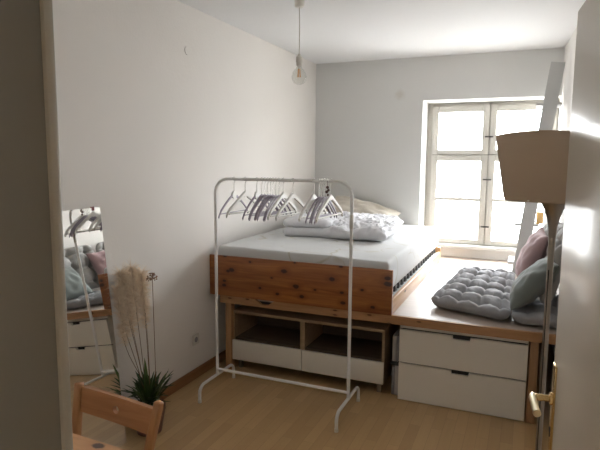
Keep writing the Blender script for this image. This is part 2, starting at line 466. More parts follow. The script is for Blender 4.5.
# ------------------------------------------------------------------ pendant bulb
PX, PY = -1.475, 3.45
r = thing('pendant_lamp', 'bare clear glass globe bulb on a pale cord from the ceiling', 'lamp', (PX, PY, CEIL))
obj('ceiling_rose', lathe(new_bm(), [(0, -.045), (.022, -.045), (.032, -.038), (.034, 0), (0, 0)], (PX, PY, CEIL)), M['white'], r)
obj('cord', tube(new_bm(), [V(PX, PY, CEIL - .04), V(PX + .002, PY, CEIL - .18), V(PX, PY, 2.345)], .0032, 8), M['plug'], r)
obj('lamp_holder', lathe(new_bm(), [(0, .075), (.008, .075), (.012, .06), (.021, .055), (.022, .02), (.019, .018), (.019, -.005), (0, -.005)], (PX, PY, 2.285)), M['plug'], r)
b0 = obj('bulb', lathe(new_bm(), [(.015, .03), (.015, .010), (.022, -.006), (.036, -.020), (.047, -.040), (.051, -.062), (.047, -.084), (.034, -.103), (.016, -.112), (0, -.114)], (PX, PY, 2.27)), M['bulb'], r)
bm = new_bm()
for k in range(5):
    a = k * 2 * PI / 5; x = PX + .011 * math.cos(a); y = PY + .011 * math.sin(a)
    tube(bm, [V(x * .6 + PX * .4, y * .6 + PY * .4, 2.262), V(x, y, 2.205)], .0018, 6)
obj('filament', bm, M['filament'], b0)
obj('glass_stem', lathe(new_bm(), [(.006, .03), (.004, -.01), (.0, -.012)], (PX, PY, 2.27)), M['plug'], b0)

# ------------------------------------------------------------------ platform
def PV(x, y): return (x, y)
r = thing('platform', 'low pine bed platform spanning the room under the bed and floor cushions', 'platform', (-.95, 4.7, 0))
PZ = .60; PF = 3.53
bm = new_bm()
prism(bm, [(-2.16, PF + .004), (RWX(PF) - .012, PF + .004), (RWX(BW) - .006, 5.722), (NX1 - .004, 6.026), (NX0 + .004, 6.026), (NX0 + .004, 5.722), (-2.16, 5.722)], 2, PZ - .02, PZ)
obj('deck', bm, M['plat'], r)
bm = new_bm()
zt = PZ - .001
prism(bm, [(-2.16, .54), (RWX(PF) - .014, .54), (RWX(PF) - .014, zt), (-1.69, zt), (-1.745, .562), (-1.80, .562), (-1.855, zt), (-2.16, zt)], 1, PF - .018, PF + .003)
obj('front_beam', bm, M['fascia'], r)
bm = new_bm(); box(bm, -1.86, PF + .0035, .553, -1.68, PF + .012, .5785); obj('notch_shade', bm, M['dark'], r)  # near-black strip painting the shade inside the notch
for (x0, y0) in ((-2.125, 3.535), (.07, 3.535), (-2.12, 5.6), (.13, 5.6), (-.82, 5.6)):
    bm = new_bm(); box(bm, x0, y0, 0, x0 + .05, y0 + .06, .579, .002); obj('leg', bm, M['post'], r)
for y0 in (4.3, 5.0, 5.63):
    bm = new_bm(); box(bm, -2.15, y0, .50, .20, y0 + .035, .579, .002); obj('joist', bm, M['post'], r)

# ------------------------------------------------------------------ bed
r = thing('bed_frame', 'orange pine bed frame with knotty front board standing on the platform', 'bed', (-1.52, 4.6, PZ))
bm = new_bm(); box(bm, -2.236, 3.490, .603, -.800, 3.514, .915, .003)
obj('footboard', bm, M['board'], r)
bm = new_bm(); box(bm, -.828, 3.514, .601, -.802, 5.66, .704, .003); obj('side_rail', bm, M['rail'], r)
bm = new_bm(); box(bm, -2.225, 3.514, .601, -2.200, 5.66, .690, .003); obj('side_rail', bm, M['rail'], r)
bm = new_bm(); box(bm, -2.225, 5.66, .601, -.802, 5.685, .75, .003); obj('headboard', bm, M['rail'], r)
bm = new_bm(); box(bm, -.868, 3.514, .601, -.829, 5.66, .695, .002); obj('slat_ledge', bm, M['sill'], r, )
bm = new_bm(); box(bm, -2.199, 3.514, .601, -2.150, 5.66, .695, .002); obj('slat_ledge', bm, M['sill'], r)
for k in range(18):
    y = 3.58 + k * .118
    bm = new_bm(); box(bm, -2.15, y - .03, .722, -.875, y + .03, .732, .002); obj('slat', bm, M['slat'], r)
    for x0 in (-.892, -2.19):
        bm = new_bm(); prism(bm, [(y - .030, .697), (y + .030, .697), (y + .018, .716), (y + .034, .742), (y - .034, .742), (y - .018, .716)], 0, x0, x0 + .046)
        obj('slat_holder', bm, M['blackp'], r)

def grid_surface(bm, nu, nv, fn, close=None):
    g = [[bm.verts.new(fn(i / nu, j / nv)) for j in range(nv + 1)] for i in range(nu + 1)]
    for i in range(nu):
        for j in range(nv):
            bm.faces.new((g[i][j], g[i + 1][j], g[i + 1][j + 1], g[i][j + 1]))
    return g

def slab(bm, x0, y0, z0, x1, y1, z1, rad, fz=None, nx=40, ny=50, e=2.6):
    """soft rounded slab: top and bottom grids meeting at the edge; fz(x,y) adds to the top"""
    cx, cy = (x0 + x1) / 2, (y0 + y1) / 2; hx, hy = (x1 - x0) / 2, (y1 - y0) / 2; hz = (z1 - z0) / 2; cz = (z0 + z1) / 2
    def prof(d):
        return 0 if d <= 0 else (1 if d >= rad else (1 - (1 - d / rad) ** e) ** (1 / e))
    def sp(t):
        # denser samples near the edges
        s = 2 * t - 1; return math.copysign(1 - (1 - abs(s)) ** 1.8, s)
    vals = {}
    for side in (1, -1):
        rows = []
        for i in range(nx + 1):
            row = []
            for j in range(ny + 1):
                edge = i in (0, nx) or j in (0, ny)
                if edge and side == -1: row.append(vals[(i, j)]); continue
                x = cx + hx * sp(i / nx); y = cy + hy * sp(j / ny)
                # round the plan corners
                dx = hx - abs(x - cx); dy = hy - abs(y - cy)
                if dx < rad and dy < rad:
                    q = math.hypot(rad - dx, rad - dy); mxx = max(rad - dx, rad - dy)
                    if q > 1e-6 and mxx > 0:
                        k = mxx / q
                        x = cx + math.copysign(hx - rad + (rad - dx) * k, x - cx) if hx > rad else x
                        y = cy + math.copysign(hy - rad + (rad - dy) * k, y - cy) if hy > rad else y
                        d = rad - mxx
                    else: d = rad
                else: d = min(dx, dy)
                p = prof(d)
                z = cz + side * hz * p
                if fz: 
                    q = fz(x, y, p, side)
                    if q: z += q
                v = bm.verts.new(V(x, y, z)); row.append(v)
                if side == 1: vals[(i, j)] = v
            rows.append(row)
        for i in range(nx):
            for j in range(ny):
                q = (rows[i][j], rows[i + 1][j], rows[i + 1][j + 1], rows[i][j + 1])
                bm.faces.new(q if side == 1 else q[::-1])

def fbm(x, y, s, seed=0, o=3):
    return noise.fractal(V(x * s + seed, y * s - seed, seed * .37), 1, 2, o)

bm = new_bm()
def mz(x, y, p, side):
    return .006 * fbm(x, y, 2.5, 3) * p + .026 * (-.832 - x) / 1.36 if side == 1 else 0
slab(bm, -2.19, 3.522, .744, -.832, 5.70, .962, .024, mz, 50, 70)
tag(obj('mattress', bm, M['sheet'], None, 80, origin=(-1.51, 4.6, .755)), 'white mattress with a marbled fitted sheet lying in the pine bed', 'mattress')

# duvet: bunched and folded white quilt (two layers in one cloth)
def wr(x, y, s, seed):
    n1 = noise.noise(V(x * s + seed, y * s * .55 + seed, seed)); n2 = noise.noise(V(x * s * 2.1 - y * s, y * s * 1.7 + seed * 2, 1.3))
    return (1 - abs(n1) * 2.2) * .6 + (1 - abs(n2) * 2.2) * .4
bm = new_bm()
Q = [V(-1.98, 4.22, 0), V(-1.02, 4.27, 0), V(-1.10, 5.36, 0), V(-2.13, 5.30, 0)]
def warp(u, v):
    a = Q[0].lerp(Q[1], u); b = Q[3].lerp(Q[2], u); return a.lerp(b, v)
def quilt(bm, u0, v0, u1, v1, zb, th, fz, rad=.09, nx=90, ny=90):
    k = len(bm.verts)
    tmp = new_bm()
    slab(tmp, u0, v0, 0, u1, v1, th, rad, fz, nx, ny, 2.2)
    idx = {}
    for v in tmp.verts:
        p = warp(v.co.x, v.co.y)
        off = .034 * noise.noise(V(v.co.x * 4.5, v.co.y * 4.5, zb * 9)) + .012 * noise.noise(V(v.co.x * 14, v.co.y * 14, zb * 5))
        idx[v] = bm.verts.new(V(p.x + off, p.y + off * .8, zb + v.co.z))
    for f in tmp.faces: bm.faces.new([idx[v] for v in f.verts])
    tmp.free()
def f1(u, v, p, side):
    if side < 0: return 0
    rough = min(1, max(0, (u - .35) * 4))
    return p * (.034 * wr(u, v, 7, 4) * (0.35 + rough) + .018 * wr(u, v, 16, 9) * (.3 + rough))
quilt(bm, 0, 0, .98, 1, .972, .078, f1, .10)
def f2(u, v, p, side):
    if side < 0: return 0
    return p * (.022 * wr(u, v, 5, 8) + .008 * wr(u, v, 13, 2) - .02 * v)
quilt(bm, .0, .05, .46, .80, 1.040, .085, f2, .12)
def f3(u, v, p, side):
    a = .034 * wr(u, v, 9, 18) + .018 * wr(u, v, 19, 2) + .05 * math.exp(-((u - .42) ** 2 + (v - .6) ** 2) / .03) - .03 * max(0, u - .6)
    return p * a if side > 0 else p * a * .6
quilt(bm, .36, .14, .99, 1.0, 1.022, .055, f3, .16, 120, 120)
tag(obj('duvet', bm, M['duvet'], None, 80, origin=(-1.55, 4.8, .96)), 'white crumpled duvet folded on the mattress', 'duvet')

def pillow_bm(w, h, t, seed=0, n=36, pinch=.10, wrinkle=.006, sag=0):
    """pillow in local XZ plane (w along X, h along Z, thickness along Y), centre at the origin"""
    bm = new_bm(); vals = {}
    for side in (1, -1):
        rows = []
        for i in range(n + 1):
            row = []
            for j in range(n + 1):
                if side == -1 and (i in (0, n) or j in (0, n)): row.append(vals[(i, j)]); continue
                u = math.sin((i / n - .5) * PI); v = math.sin((j / n - .5) * PI)
                uu = u * (1 - pinch * (1 - v * v) ** 1.0 * abs(u)); vv = v * (1 - pinch * (1 - u * u) ** 1.0 * abs(v))
                th = (max(0, 1 - u * u) * max(0, 1 - v * v)) ** .42
                wz = wrinkle * noise.noise(V(u * 3 + seed, v * 3, side * 2 + seed)) * 3 * th
                x = w / 2 * uu; z = h / 2 * vv + sag * (1 - v * v) * 0
                y = side * (t / 2 * th + wz)
                vert = bm.verts.new(V(x, y, z)); row.append(vert)
                if side == 1: vals[(i, j)] = vert
            rows.append(row)
        for i in range(n):
            for j in range(n):
                q = (rows[i][j], rows[i + 1][j], rows[i + 1][j + 1], rows[i][j + 1])
                bm.faces.new(q[::-1] if side == 1 else q)
    return bm
def place(bm, loc, rot):
    from mathutils import Euler
    mtx = Matrix.Translation(loc) @ Euler(rot, 'XYZ').to_matrix().to_4x4()
    bmesh.ops.transform(bm, matrix=mtx, verts=bm.verts[:]); return bm
bm = place(pillow_bm(.76, .50, .23, 5, wrinkle=.012, pinch=.09), V(-1.63, 5.43, 1.070), (math.radians(-66), math.radians(12), math.radians(-4)))
tag(obj('pillow', bm, M['pillow'], None, 80, origin=(-1.62, 5.40, 1.06)), 'beige pillow lying at the window end of the mattress behind the duvet', 'pillow')

# ------------------------------------------------------------------ tv bench
r = thing('media_bench', 'long low oak bench with two open bays above white drawer fronts', 'cabinet', (-1.47, 3.77, 0))
X0, X1, XM, Z0, Z1, YF, YB = -2.085, -.862, -1.487, .075, .470, 3.575, 3.975
bm = new_bm(); box(bm, X0, YF, Z1 - .022, X1, YB, Z1, .001); obj('top_panel', bm, M['oak'], r)
bm = new_bm(); box(bm, X0, YF, Z0, X0 + .018, YB, Z1 - .022); obj('side_panel', bm, M['oak'], r)
bm = new_bm(); box(bm, X1 - .018, YF, Z0, X1, YB, Z1 - .022); obj('side_panel', bm, M['oak'], r)
bm = new_bm(); box(bm, XM - .018, YF, Z0, XM + .018, YB, Z1 - .022); obj('divider', bm, M['oak'], r)
bm = new_bm(); box(bm, X0 + .018, YF + .01, Z0, X1 - .018, YB, Z0 + .018); obj('bottom_panel', bm, M['oakshade'], r)
bm = new_bm(); box(bm, X0 + .018, YB - .012, Z0 + .018, X1 - .018, YB, Z1 - .022); obj('back_panel', bm, M['oakshade'], r)
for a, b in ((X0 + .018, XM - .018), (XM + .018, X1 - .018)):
    bm = new_bm(); box(bm, a, YF + .012, .232, b, YB - .012, .248); obj('shelf', bm, M['oakshade'], r)
for a, b in ((X0 + .001, XM - .003), (XM + .003, X1 - .001)):
    bm = new_bm(); box(bm, a, YF - .020, .078, b, YF - .001, .236, .0015); obj('drawer_front', bm, M['front'], r, )
for x in (X0 + .04, X1 - .055):
    for y in (YF + .02, YB - .05):
        bm = new_bm(); box(bm, x, y, 0, x + .03, y + .03, Z0, .002); obj('leg', bm, M['steel'], r)
bm = new_bm(); box(bm, XM - .012, YF + .15, 0, XM + .018, YF + .18, Z0, .002); obj('leg', bm, M['steel'], r)

# ------------------------------------------------------------------ drawer chest
r = thing('drawer_chest', 'cream two-drawer chest with cut-out grips under the right end of the platform', 'chest of drawers', (-.345, 3.8, 0))
X0, X1, YF, YB = -.752, .060, 3.556, 4.02
bm = new_bm(); box(bm, X0, YF, .509, X1, YB, .529, .001); obj('top_panel', bm, M['front'], r)
for x in (X0, X1 - .018):
    bm = new_bm(); box(bm, x, YF, .02, x + .018, YB, .509); obj('side_panel', bm, M['front'], r)
bm = new_bm(); box(bm, X0 + .018, YB - .01, .02, X1 - .018, YB, .509); obj('back_panel', bm, M['front'], r)
bm = new_bm(); box(bm, X0 + .01, YF + .02, 0, X1 - .01, YB, .02); obj('plinth', bm, M['dark'], r)
for z0, z1 in ((.275, .503), (.006, .265)):
    bm = new_bm(); a, b = -.402, -.288
    prism(bm, [(X0 + .001, z0), (X1 - .001, z0), (X1 - .001, z1), (b, z1), (b - .003, z1 - .022), (a + .003, z1 - .022), (a, z1), (X0 + .001, z1)], 1, YF - .021, YF - .002)
    f = obj('drawer', bm, M['front'], r)
    bm = new_bm(); box(bm, X0 + .004, YF - .0015, z0 - .006, X1 - .004, YF + .012, z1 + .004); obj('gap_shade', bm, M['dark'], f)  # near-black sheet standing in for shade in the drawer gaps and grips

# narrow book stack between bench and chest
bk = [('magazine', 'thick grey magazine standing upright on the floor beside the cream drawer chest', -.812, -.794, .0, .205, M['paper2']),
      ('magazine', 'pale magazine standing upright on the floor, touching the cream drawer chest', -.792, -.762, .0, .215, M['paper'])]
for nm, lb, x0, x1, z0, z1, mt in bk:
    bm = new_bm(); box(bm, x0, 3.60, z0, x1, 3.80, z1, .002); tag(obj(nm, bm, mt, origin=((x0 + x1) / 2, 3.7, z0)), lb, 'magazine', 'magazines beside the drawer chest')
bm = new_bm(); box(bm, -.822, 3.59, .219, -.756, 3.82, .243, .002)
tag(obj('book', bm, M['blackp'], origin=(-.79, 3.7, .216)), 'black book lying flat on top of the upright magazines', 'book')
for nm, lb, x0, x1, mt in (('box_file', 'pale grey box file on the black book under the platform', -.812, -.785, M['paper']), ('folder', 'darker folder beside the pale box file under the platform', -.783, -.768, M['paper2'])):
    bm = new_bm(); box(bm, x0, 3.60, .2445, x1, 3.80, .43, .002); tag(obj(nm, bm, mt, origin=((x0 + x1) / 2, 3.7, .247)), lb, 'folder')

# ------------------------------------------------------------------ clothes rack
RX0, RX1, RY, RZ = -1.976, -.994, 3.17, 1.515
r = thing('clothes_rack', 'white tubular clothes rack standing in front of the bed', 'clothes rack', ((RX0 + RX1) / 2, RY, 0))
tr = .0108
def post_path(x, s):
    a = V(x, RY, .115); b = V(x, RY, RZ); c = V(x + s * .4, RY, RZ)
    return a, b, c
a, b, c = post_path(RX0, 1); d_, e_, f_ = post_path(RX1, -1)
path = [a, V(RX0, RY, .8)] + corner(a, b, c, .10, 8) + [V((RX0 + RX1) / 2, RY, RZ)] + corner(V(RX0, RY, RZ), e_, d_, .10, 8) + [V(RX1, RY, .8), d_]
obj('top_frame', tube(new_bm(), path, tr, 14), M['rackwhite'], r)
obj('bottom_bar', tube(new_bm(), [V(RX0, RY, .155), V(RX1, RY, .155)], .0100, 12), M['rackwhite'], r)
for x in (RX0, RX1):
    p0, p1, p2, p3 = V(x, RY - .23, .006), V(x, RY - .23, .115), V(x, RY + .23, .115), V(x, RY + .23, .006)
    pts = [p0] + corner(p0, p1, p2, .055, 7) + corner(p1, p2, p3, .055, 7) + [p3]
    fo = obj('foot', tube(new_bm(), pts, tr, 12), M['rackwhite'], r)
    for p in (p0, p3): obj('end_cap', tube(new_bm(), [V(p.x, p.y, 0), V(p.x, p.y, .02)], .0128, 12), M['plug'], fo)
bm = new_bm(); tube(bm, [V(RX1, RY, 1.225), V(RX1, RY, 1.31)], .0125, 14); obj('sleeve', bm, M['plug'], r)

# hangers: hook over the top bar, arms along Y
def hook_pts():
    pts = []
    for k in range(11):
        a = math.radians(-35 + k * 22)
        pts.append(V(0, .0165 * math.cos(a) * -1, .0165 * math.sin(a) - .001))
    return pts
def make_hanger(kind):
    name = 'wooden_hanger' if kind == 'w' else 'plastic_hanger'
    t_ = thing(name, '', 'hanger', (0, 0, 0))
    ap = -.076 if kind == 'w' else -.092
    bm = new_bm()
    hp = [V(0, 0, ap - .008), V(0, 0, -.034)] + [V(0, .017 * math.cos(math.radians(a)), .017 * math.sin(math.radians(a))) for a in range(-75, 200, 20)]
    hp = [V(p.x, p.y, p.z + (0.0)) for p in hp]
    tube(bm, hp, .0019, 7); obj('hook', bm, M['chrome'], t_)
    bm = new_bm()
    mt = M['hangwood'] if kind == 'w' else M['hanglilac']
    if kind == 'd':
        b2 = new_bm(); tube(b2, [V(-.006, 0, ap - .012), V(.006, 0, ap - .012)], .026, 20); obj('neck_disc', b2, M['hangwood'], t_, label='white round neck')
    hw = .215 if kind == 'w' else .195
    th = .007 if kind == 'w' else .0045
    # outline of the shoulders in the YZ plane
    up, lo = [], []
    for k in range(13):
        s = k / 12; y = hw * s
        z = ap - .125 * s ** (1.05 if kind == 'w' else 1.3) - (.018 * max(0, s - .85) / .15)
        wdt = (.030 - .010 * s) if kind == 'w' else (.020 - .004 * s)
        if k == 0: wdt += .012
        up.append((y, z)); lo.append((y * .985, z - wdt))
    outline = [(-y, z) for y, z in up[::-1]] + up[1:] + lo[::-1] + [(-y, z) for y, z in lo[1:]]
    prism(bm, outline, 0, -th, th)
    es = [e for e in bm.edges if e.calc_face_angle(0) > .9 and abs(e.verts[0].co.x - e.verts[1].co.x) < 1e-6]
    bmesh.ops.bevel(bm, geom=es, offset=.003, segments=2, affect='EDGES')
    obj('shoulders', bm, mt, t_)
    zb = ap - .140 if kind == 'w' else ap - .128
    bm = new_bm()
    yy = hw * .86
    tube(bm, [V(0, -yy, zb), V(0, yy, zb)], .005 if kind == 'w' else .0035, 8)
    obj('trouser_bar', bm, mt, t_)
    return t_
PA = {'w': make_hanger('w'), 'l': make_hanger('l'), 'd': make_hanger('d')}
used = set()
def dup(root):
    rr = root.copy(); C.objects.link(rr)
    for ch in list(root.children):
        c_ = ch.copy(); c_.parent = rr; C.objects.link(c_)
    return rr
HG = [(234.5, 'd', 1, 'lilac plastic hanger with a white round neck, farthest left on the rack'),
      (246, 'w', 5, 'broad white wooden hanger, second from the left on the rack'),
      (258, 'd', 0, 'lilac plastic hanger with a white round neck just left of the middle bunch'),
      (263, 'l', -2, 'lilac-grey plastic hanger, first from the left in the middle bunch'),
      (266, 'l', 3, 'lilac-grey plastic hanger, second from the left in the middle bunch'),
      (269, 'l', -1, 'lilac-grey plastic hanger, third from the left in the middle bunch'),
      (271.5, 'l', 2, 'lilac-grey plastic hanger, fourth from the left in the middle bunch'),
      (274, 'l', 4, 'lilac-grey plastic hanger, fifth from the left in the middle bunch'),
      (277, 'l', -2, 'lilac-grey plastic hanger, sixth from the left in the middle bunch'),
      (280, 'l', 2, 'lilac-grey plastic hanger, last on the right of the middle bunch'),
      (284, 'w', 1, 'white wooden hanger hanging against the right side of the middle bunch'),
      (293.5, 'w', 5, 'broad white wooden hanger alone in the middle of the rack'),
      (313, 'w', 2, 'white wooden hanger just left of the right-hand lilac bunch'),
      (318, 'l', 3, 'lilac-grey plastic hanger, first from the left in the right-hand bunch'),
      (320.3, 'l', 0, 'lilac-grey plastic hanger, second from the left in the right-hand bunch'),
      (322.6, 'l', 2, 'lilac-grey plastic hanger, third from the left in the right-hand bunch'),
      (325, 'l', 1, 'lilac-grey plastic hanger, last on the right of the right-hand bunch'),
      (328.5, 'w', 3, 'white wooden hanger, farthest right on the rack')]
def px2x(px): return -1.962 + (px - 216.5) * .00738
for px, k, rot, lab in HG:
    o = PA[k] if k not in used else dup(PA[k])
    used.add(k)
    o.location = (px2x(px) - .0, RY, RZ - .0025 - .0 + 0)
    o.rotation_euler = (0, 0, -math.radians(rot))
    o['label'] = lab; o['group'] = 'hangers on the clothes rack'
# small beaded charm hanging from the bar
r = thing('bead_charm', 'small dark brown beaded charm dangling from the right end of the rack bar', 'charm', (-1.150, RY, RZ))
obj('cord', tube(new_bm(), [V(-1.150, RY - .014, RZ + .004), V(-1.150, RY - .015, RZ - .03)], .0015, 6), M['charm'], r)
for dx, dz, rr_ in ((0, -.038, .010), (.006, -.055, .009), (-.005, -.066, .010), (.004, -.085, .008)):
    bm = new_bm(); bmesh.ops.create_uvsphere(bm, u_segments=12, v_segments=8, radius=rr_, matrix=Matrix.Translation(V(-1.150 + dx, RY - .015, RZ + dz))); obj('bead', bm, M['charm'], r)

# ------------------------------------------------------------------ mirror
tf = V(-2.221, 2.341, 1.374); bf = V(-2.073, 2.327, .004)
yaw = math.radians(1.65)
wv = V(-math.sin(yaw), -math.cos(yaw), 0); mw = .46
hv = (tf - bf); nrm = wv.cross(hv).normalized()
if nrm.x < 0: nrm = -nrm
r = thing('mirror', 'tall frameless mirror leaning on the left wall beside the potted plant', 'mirror', bf + wv * mw / 2)
def slabq(p, a, b, n, t):
    bm = new_bm(); vs = []
    for k in (0, -t):
        vs.append([bm.verts.new(q + n * k) for q in (p, p + a, p + a + b, p + b)])
    A, B = vs; bm.faces.new(A); bm.faces.new(B[::-1])
    for i in range(4): bm.faces.new((A[i], B[i], B[(i + 1) % 4], A[(i + 1) % 4]))
    bmesh.ops.recalc_face_normals(bm, faces=bm.faces[:]); return bm
obj('mirror_glass', slabq(bf, wv * mw, hv, nrm, .004), M['mirror'], r)
obj('backing', slabq(bf - nrm * .0042, wv * mw, hv, nrm, .012), M['plug'], r)
for s in (.045, mw - .10):
    q = tf + wv * s - hv.normalized() * .012 + nrm * .0025
    obj('clip', slabq(q - hv.normalized() * .004 - wv * .0, wv * .016, hv.normalized() * .022, nrm, .014), M['red'], r)

# ------------------------------------------------------------------ plant, pampas, dried flower
PC = V(-2.035, 2.485, 0)
r = thing('potted_plant', 'dark green spiky plant in a brown pot on the floor beside the mirror', 'plant', PC)
obj('pot', lathe(new_bm(), [(0, .004), (.062, .0), (.072, .006), (.098, .15), (.100, .172), (.092, .172), (.088, .155), (0, .152)], PC), M['terra'], r)
obj('soil', lathe(new_bm(), [(0, .165), (.088, .158), (.088, .153), (0, .153)], PC), M['soil'], r)
def blade(bm, base, tip, w, bend, n=8):
    base, tip = Vector(base), Vector(tip); mid = (base + tip) / 2 + Vector(bend)
    side = (tip - base).cross(V(0, 0, 1)); side = side.normalized() if side.length > 1e-4 else V(1, 0, 0)
    up = side.cross(tip - base).normalized()
    L, Rr, Mm = [], [], []
    for i in range(n + 1):
        t = i / n; p = base * (1 - t) ** 2 + mid * 2 * t * (1 - t) + tip * t * t
        ww = w * math.sin(PI * min(1, t * .78 + .22)) ** .8 * (1 if i < n else 0) + .0004
        L.append(bm.verts.new(p + side * ww + up * ww * .35)); Rr.append(bm.verts.new(p - side * ww + up * ww * .35)); Mm.append(bm.verts.new(p))
    for i in range(n):
        bm.faces.new((L[i], L[i + 1], Mm[i + 1], Mm[i])); bm.faces.new((Mm[i], Mm[i + 1], Rr[i + 1], Rr[i]))
random.seed(11)
bm = new_bm()
for i in range(95):
    a = random.uniform(0, 2 * PI); e = random.uniform(.25, 1.4); L_ = random.uniform(.09, .19)
    b0_ = PC + V(.05 * math.cos(a) * random.random(), .05 * math.sin(a) * random.random(), .155 + random.random() * .09)
    d = V(math.cos(a) * math.cos(e), math.sin(a) * math.cos(e), math.sin(e))
    tip = b0_ + d * L_; tip.x = max(tip.x, -2.20)
    # keep blades on the room side of the mirror
    lim = -2.05 if tip.y < 2.36 else -2.22
    if tip.x < lim: tip.x = lim
    blade(bm, b0_, tip, random.uniform(.008, .012), (0, 0, random.uniform(.0, .04)))
obj('foliage', bm, M['leaf'], r)
bm = new_bm()
blade(bm, PC + V(.0, -.02, .17), V(-2.02, 2.44, .485), .013, (0.01, 0, .02)); blade(bm, PC + V(.03, .0, .17), V(-1.89, 2.50, .42), .011, (.02, 0, .04)); blade(bm, PC + V(.0, -.04, .2), V(-2.00, 2.27, .36), .011, (0, 0, .05))
obj('young_leaves', bm, M['leafl'], r, )

r = thing('pampas_grass', 'tall bunch of fluffy beige pampas grass standing behind the spiky potted plant', 'dried grass', PC + V(0, 0, .16))
tops = [V(-2.17, 2.385, .90), V(-2.17, 2.43, .98), V(-2.15, 2.50, 1.0), V(-2.14, 2.575, .955), V(-2.16, 2.45, .93), V(-2.15, 2.40, .68), V(-2.11, 2.56, .80)]
fl = new_bm()
def fiber(p, d, L_, w):
    s = d.cross(V(random.uniform(-1, 1), random.uniform(-1, 1), random.uniform(-1, 1))).normalized() * w
    droop = V(0, 0, -L_ * .5 * random.random())
    q = p + d * L_ * .55 + droop * .2; e = p + d * L_ + droop
    if min(q.x, e.x) < LW + .008 or (min(q.y, e.y) < 2.36 and min(q.x, e.x) < -2.12): return
    a0, a1, b0, b1, c0 = [fl.verts.new(x) for x in (p - s, p + s, q - s * .8, q + s * .8, e)]
    fl.faces.new((a0, a1, b1, b0)); fl.faces.new((b0, b1, c0))
for ti, tp in enumerate(tops):
    base = PC + V(random.uniform(-.025, .025), random.uniform(-.03, .02), .155)
    low = ti > 4
    pts = bez(base, base + V(0, 0, .25), tp + V(.0, .03, -.28), tp, 18)
    obj('stem', tube(new_bm(), pts[:17], [.0028 - .0001 * k for k in range(17)], 6), M['stem'], r)
    for k in range(380 if low else 1900):
        t = random.random() ** .6; f_ = ((.80 if low else .58) + (.20 if low else .42) * t) * 17.99; idx = int(f_); p = pts[idx].lerp(pts[min(18, idx + 1)], f_ - idx)
        a = random.uniform(0, 2 * PI); sp = random.uniform(.3, 1.0)
        d = V(math.cos(a) * sp, math.sin(a) * sp, random.uniform(-.1, .9)).normalized()
        fiber(p, d, random.uniform(.03, (.05 + .06 * t) if not low else .06), random.uniform(.0005, .0011))
obj('plumes', fl, M['fluff'], r, )
r = thing('dried_flower', 'brown dried seed head on a thin stem right of the pampas grass', 'dried flower', PC + V(.03, .04, .16))
hp = V(-2.055, 2.575, .93)
obj('stem', tube(new_bm(), bez(PC + V(.03, .03, .155), PC + V(.02, .05, .4), hp + V(.01, -.01, -.3), hp, 14), .002, 6), M['seed'], r)
bm = new_bm()
for k in range(42):
    a = random.uniform(0, 2 * PI); e = random.uniform(-.35, 1.5)
    d = V(math.cos(a) * math.cos(e), math.sin(a) * math.cos(e), math.sin(e))
    L_ = random.uniform(.022, .036); tube(bm, [hp, hp + d * L_], .0009, 5)
    bmesh.ops.create_icosphere(bm, subdivisions=1, radius=.0045, matrix=Matrix.Translation(hp + d * L_))
obj('seed_head', bm, M['seed'], r)

# ------------------------------------------------------------------ chair and table
r = thing('folding_chair', 'pine folding chair with a round hole in its back rail, pushed up to the table', 'chair', (-1.38, 1.3, 0))
L0, L1 = V(-1.575, 1.515, .778), V(-1.545, 1.44, .45); R0, R1 = V(-1.185, 1.505, .778), V(-1.232, 1.44, .45)
def beam(bm, a, b, w, d, side, bev=.004):
    a, b, s = Vector(a), Vector(b), Vector(side); t_ = (b - a).normalized(); s = (s - t_ * s.dot(t_)).normalized(); n_ = t_.cross(s)
    tmp = new_bm(); box(tmp, -w / 2, -d / 2, 0, w / 2, d / 2, (b - a).length, bev, 3)
    idx = {v: bm.verts.new(a + s * v.co.x + n_ * v.co.y + t_ * v.co.z) for v in tmp.verts}
    for f in tmp.faces: bm.faces.new([idx[v] for v in f.verts])
    tmp.free(); bmesh.ops.recalc_face_normals(bm, faces=bm.faces[:]); return bm
for a, b in ((L0, L1), (R0, R1)):
    e = a + (b - a) * (a.z / (a.z - b.z)) * .985
    obj('back_post', beam(new_bm(), a, e, .030, .034, (1, 0, 0), .009), M['chairz'], r)
# rail with a hole, thin board between the posts
bm = new_bm()
cx, cz = -1.375, .713; hw, hh = .180, .046
ou = []
N = 48
for k in range(N):
    a = 2 * PI * k / N; c_, s_ = math.cos(a), math.sin(a)
    sc_ = min(hw / max(abs(c_), 1e-6), hh / max(abs(s_), 1e-6)); ou.append((c_ * sc_, s_ * sc_))
for q in ((hw, hh), (hw, -hh), (-hw, hh), (-hw, -hh)):
    i = min(range(N), key=lambda j: (ou[j][0] - q[0]) ** 2 + (ou[j][1] - q[1]) ** 2); ou[i] = q
inn = [(.014 * math.cos(2 * PI * k / N), .014 * math.sin(2 * PI * k / N)) for k in range(N)]
def rp(p, y): 
    return V(cx + p[0], 1.496 + y + .004 * (1 - (p[0] / hw) ** 2) + p[1] * .2 - .012 * p[0] / hw, cz + p[1] - .006 * p[0] / hw)
rings = [[bm.verts.new(rp(p, y)) for p in q] for q, y in ((ou, -.009), (inn, -.009), (inn, .009), (ou, .009))]
for a, b in zip(rings, rings[1:] + rings[:1]):
    for k in range(N): bm.faces.new((a[k], a[(k + 1) % N], b[(k + 1) % N], b[k]))
bmesh.ops.recalc_face_normals(bm, faces=bm.faces[:])
obj('back_rail', bm, M['chair'], r)
for y0, y1 in ((1.12, 1.255), (1.265, 1.40)):
    bm = new_bm(); box(bm, -1.57, y0, .440, -1.205, y1, .458, .005); obj('seat_board', bm, M['chair'], r)
for x in (-1.515, -1.265):
    obj('rear_leg', beam(new_bm(), V(x, 1.08, .440), V(x, 1.50, 0.004), .022, .034, (1, 0, 0), .005), M['chairz'], r)
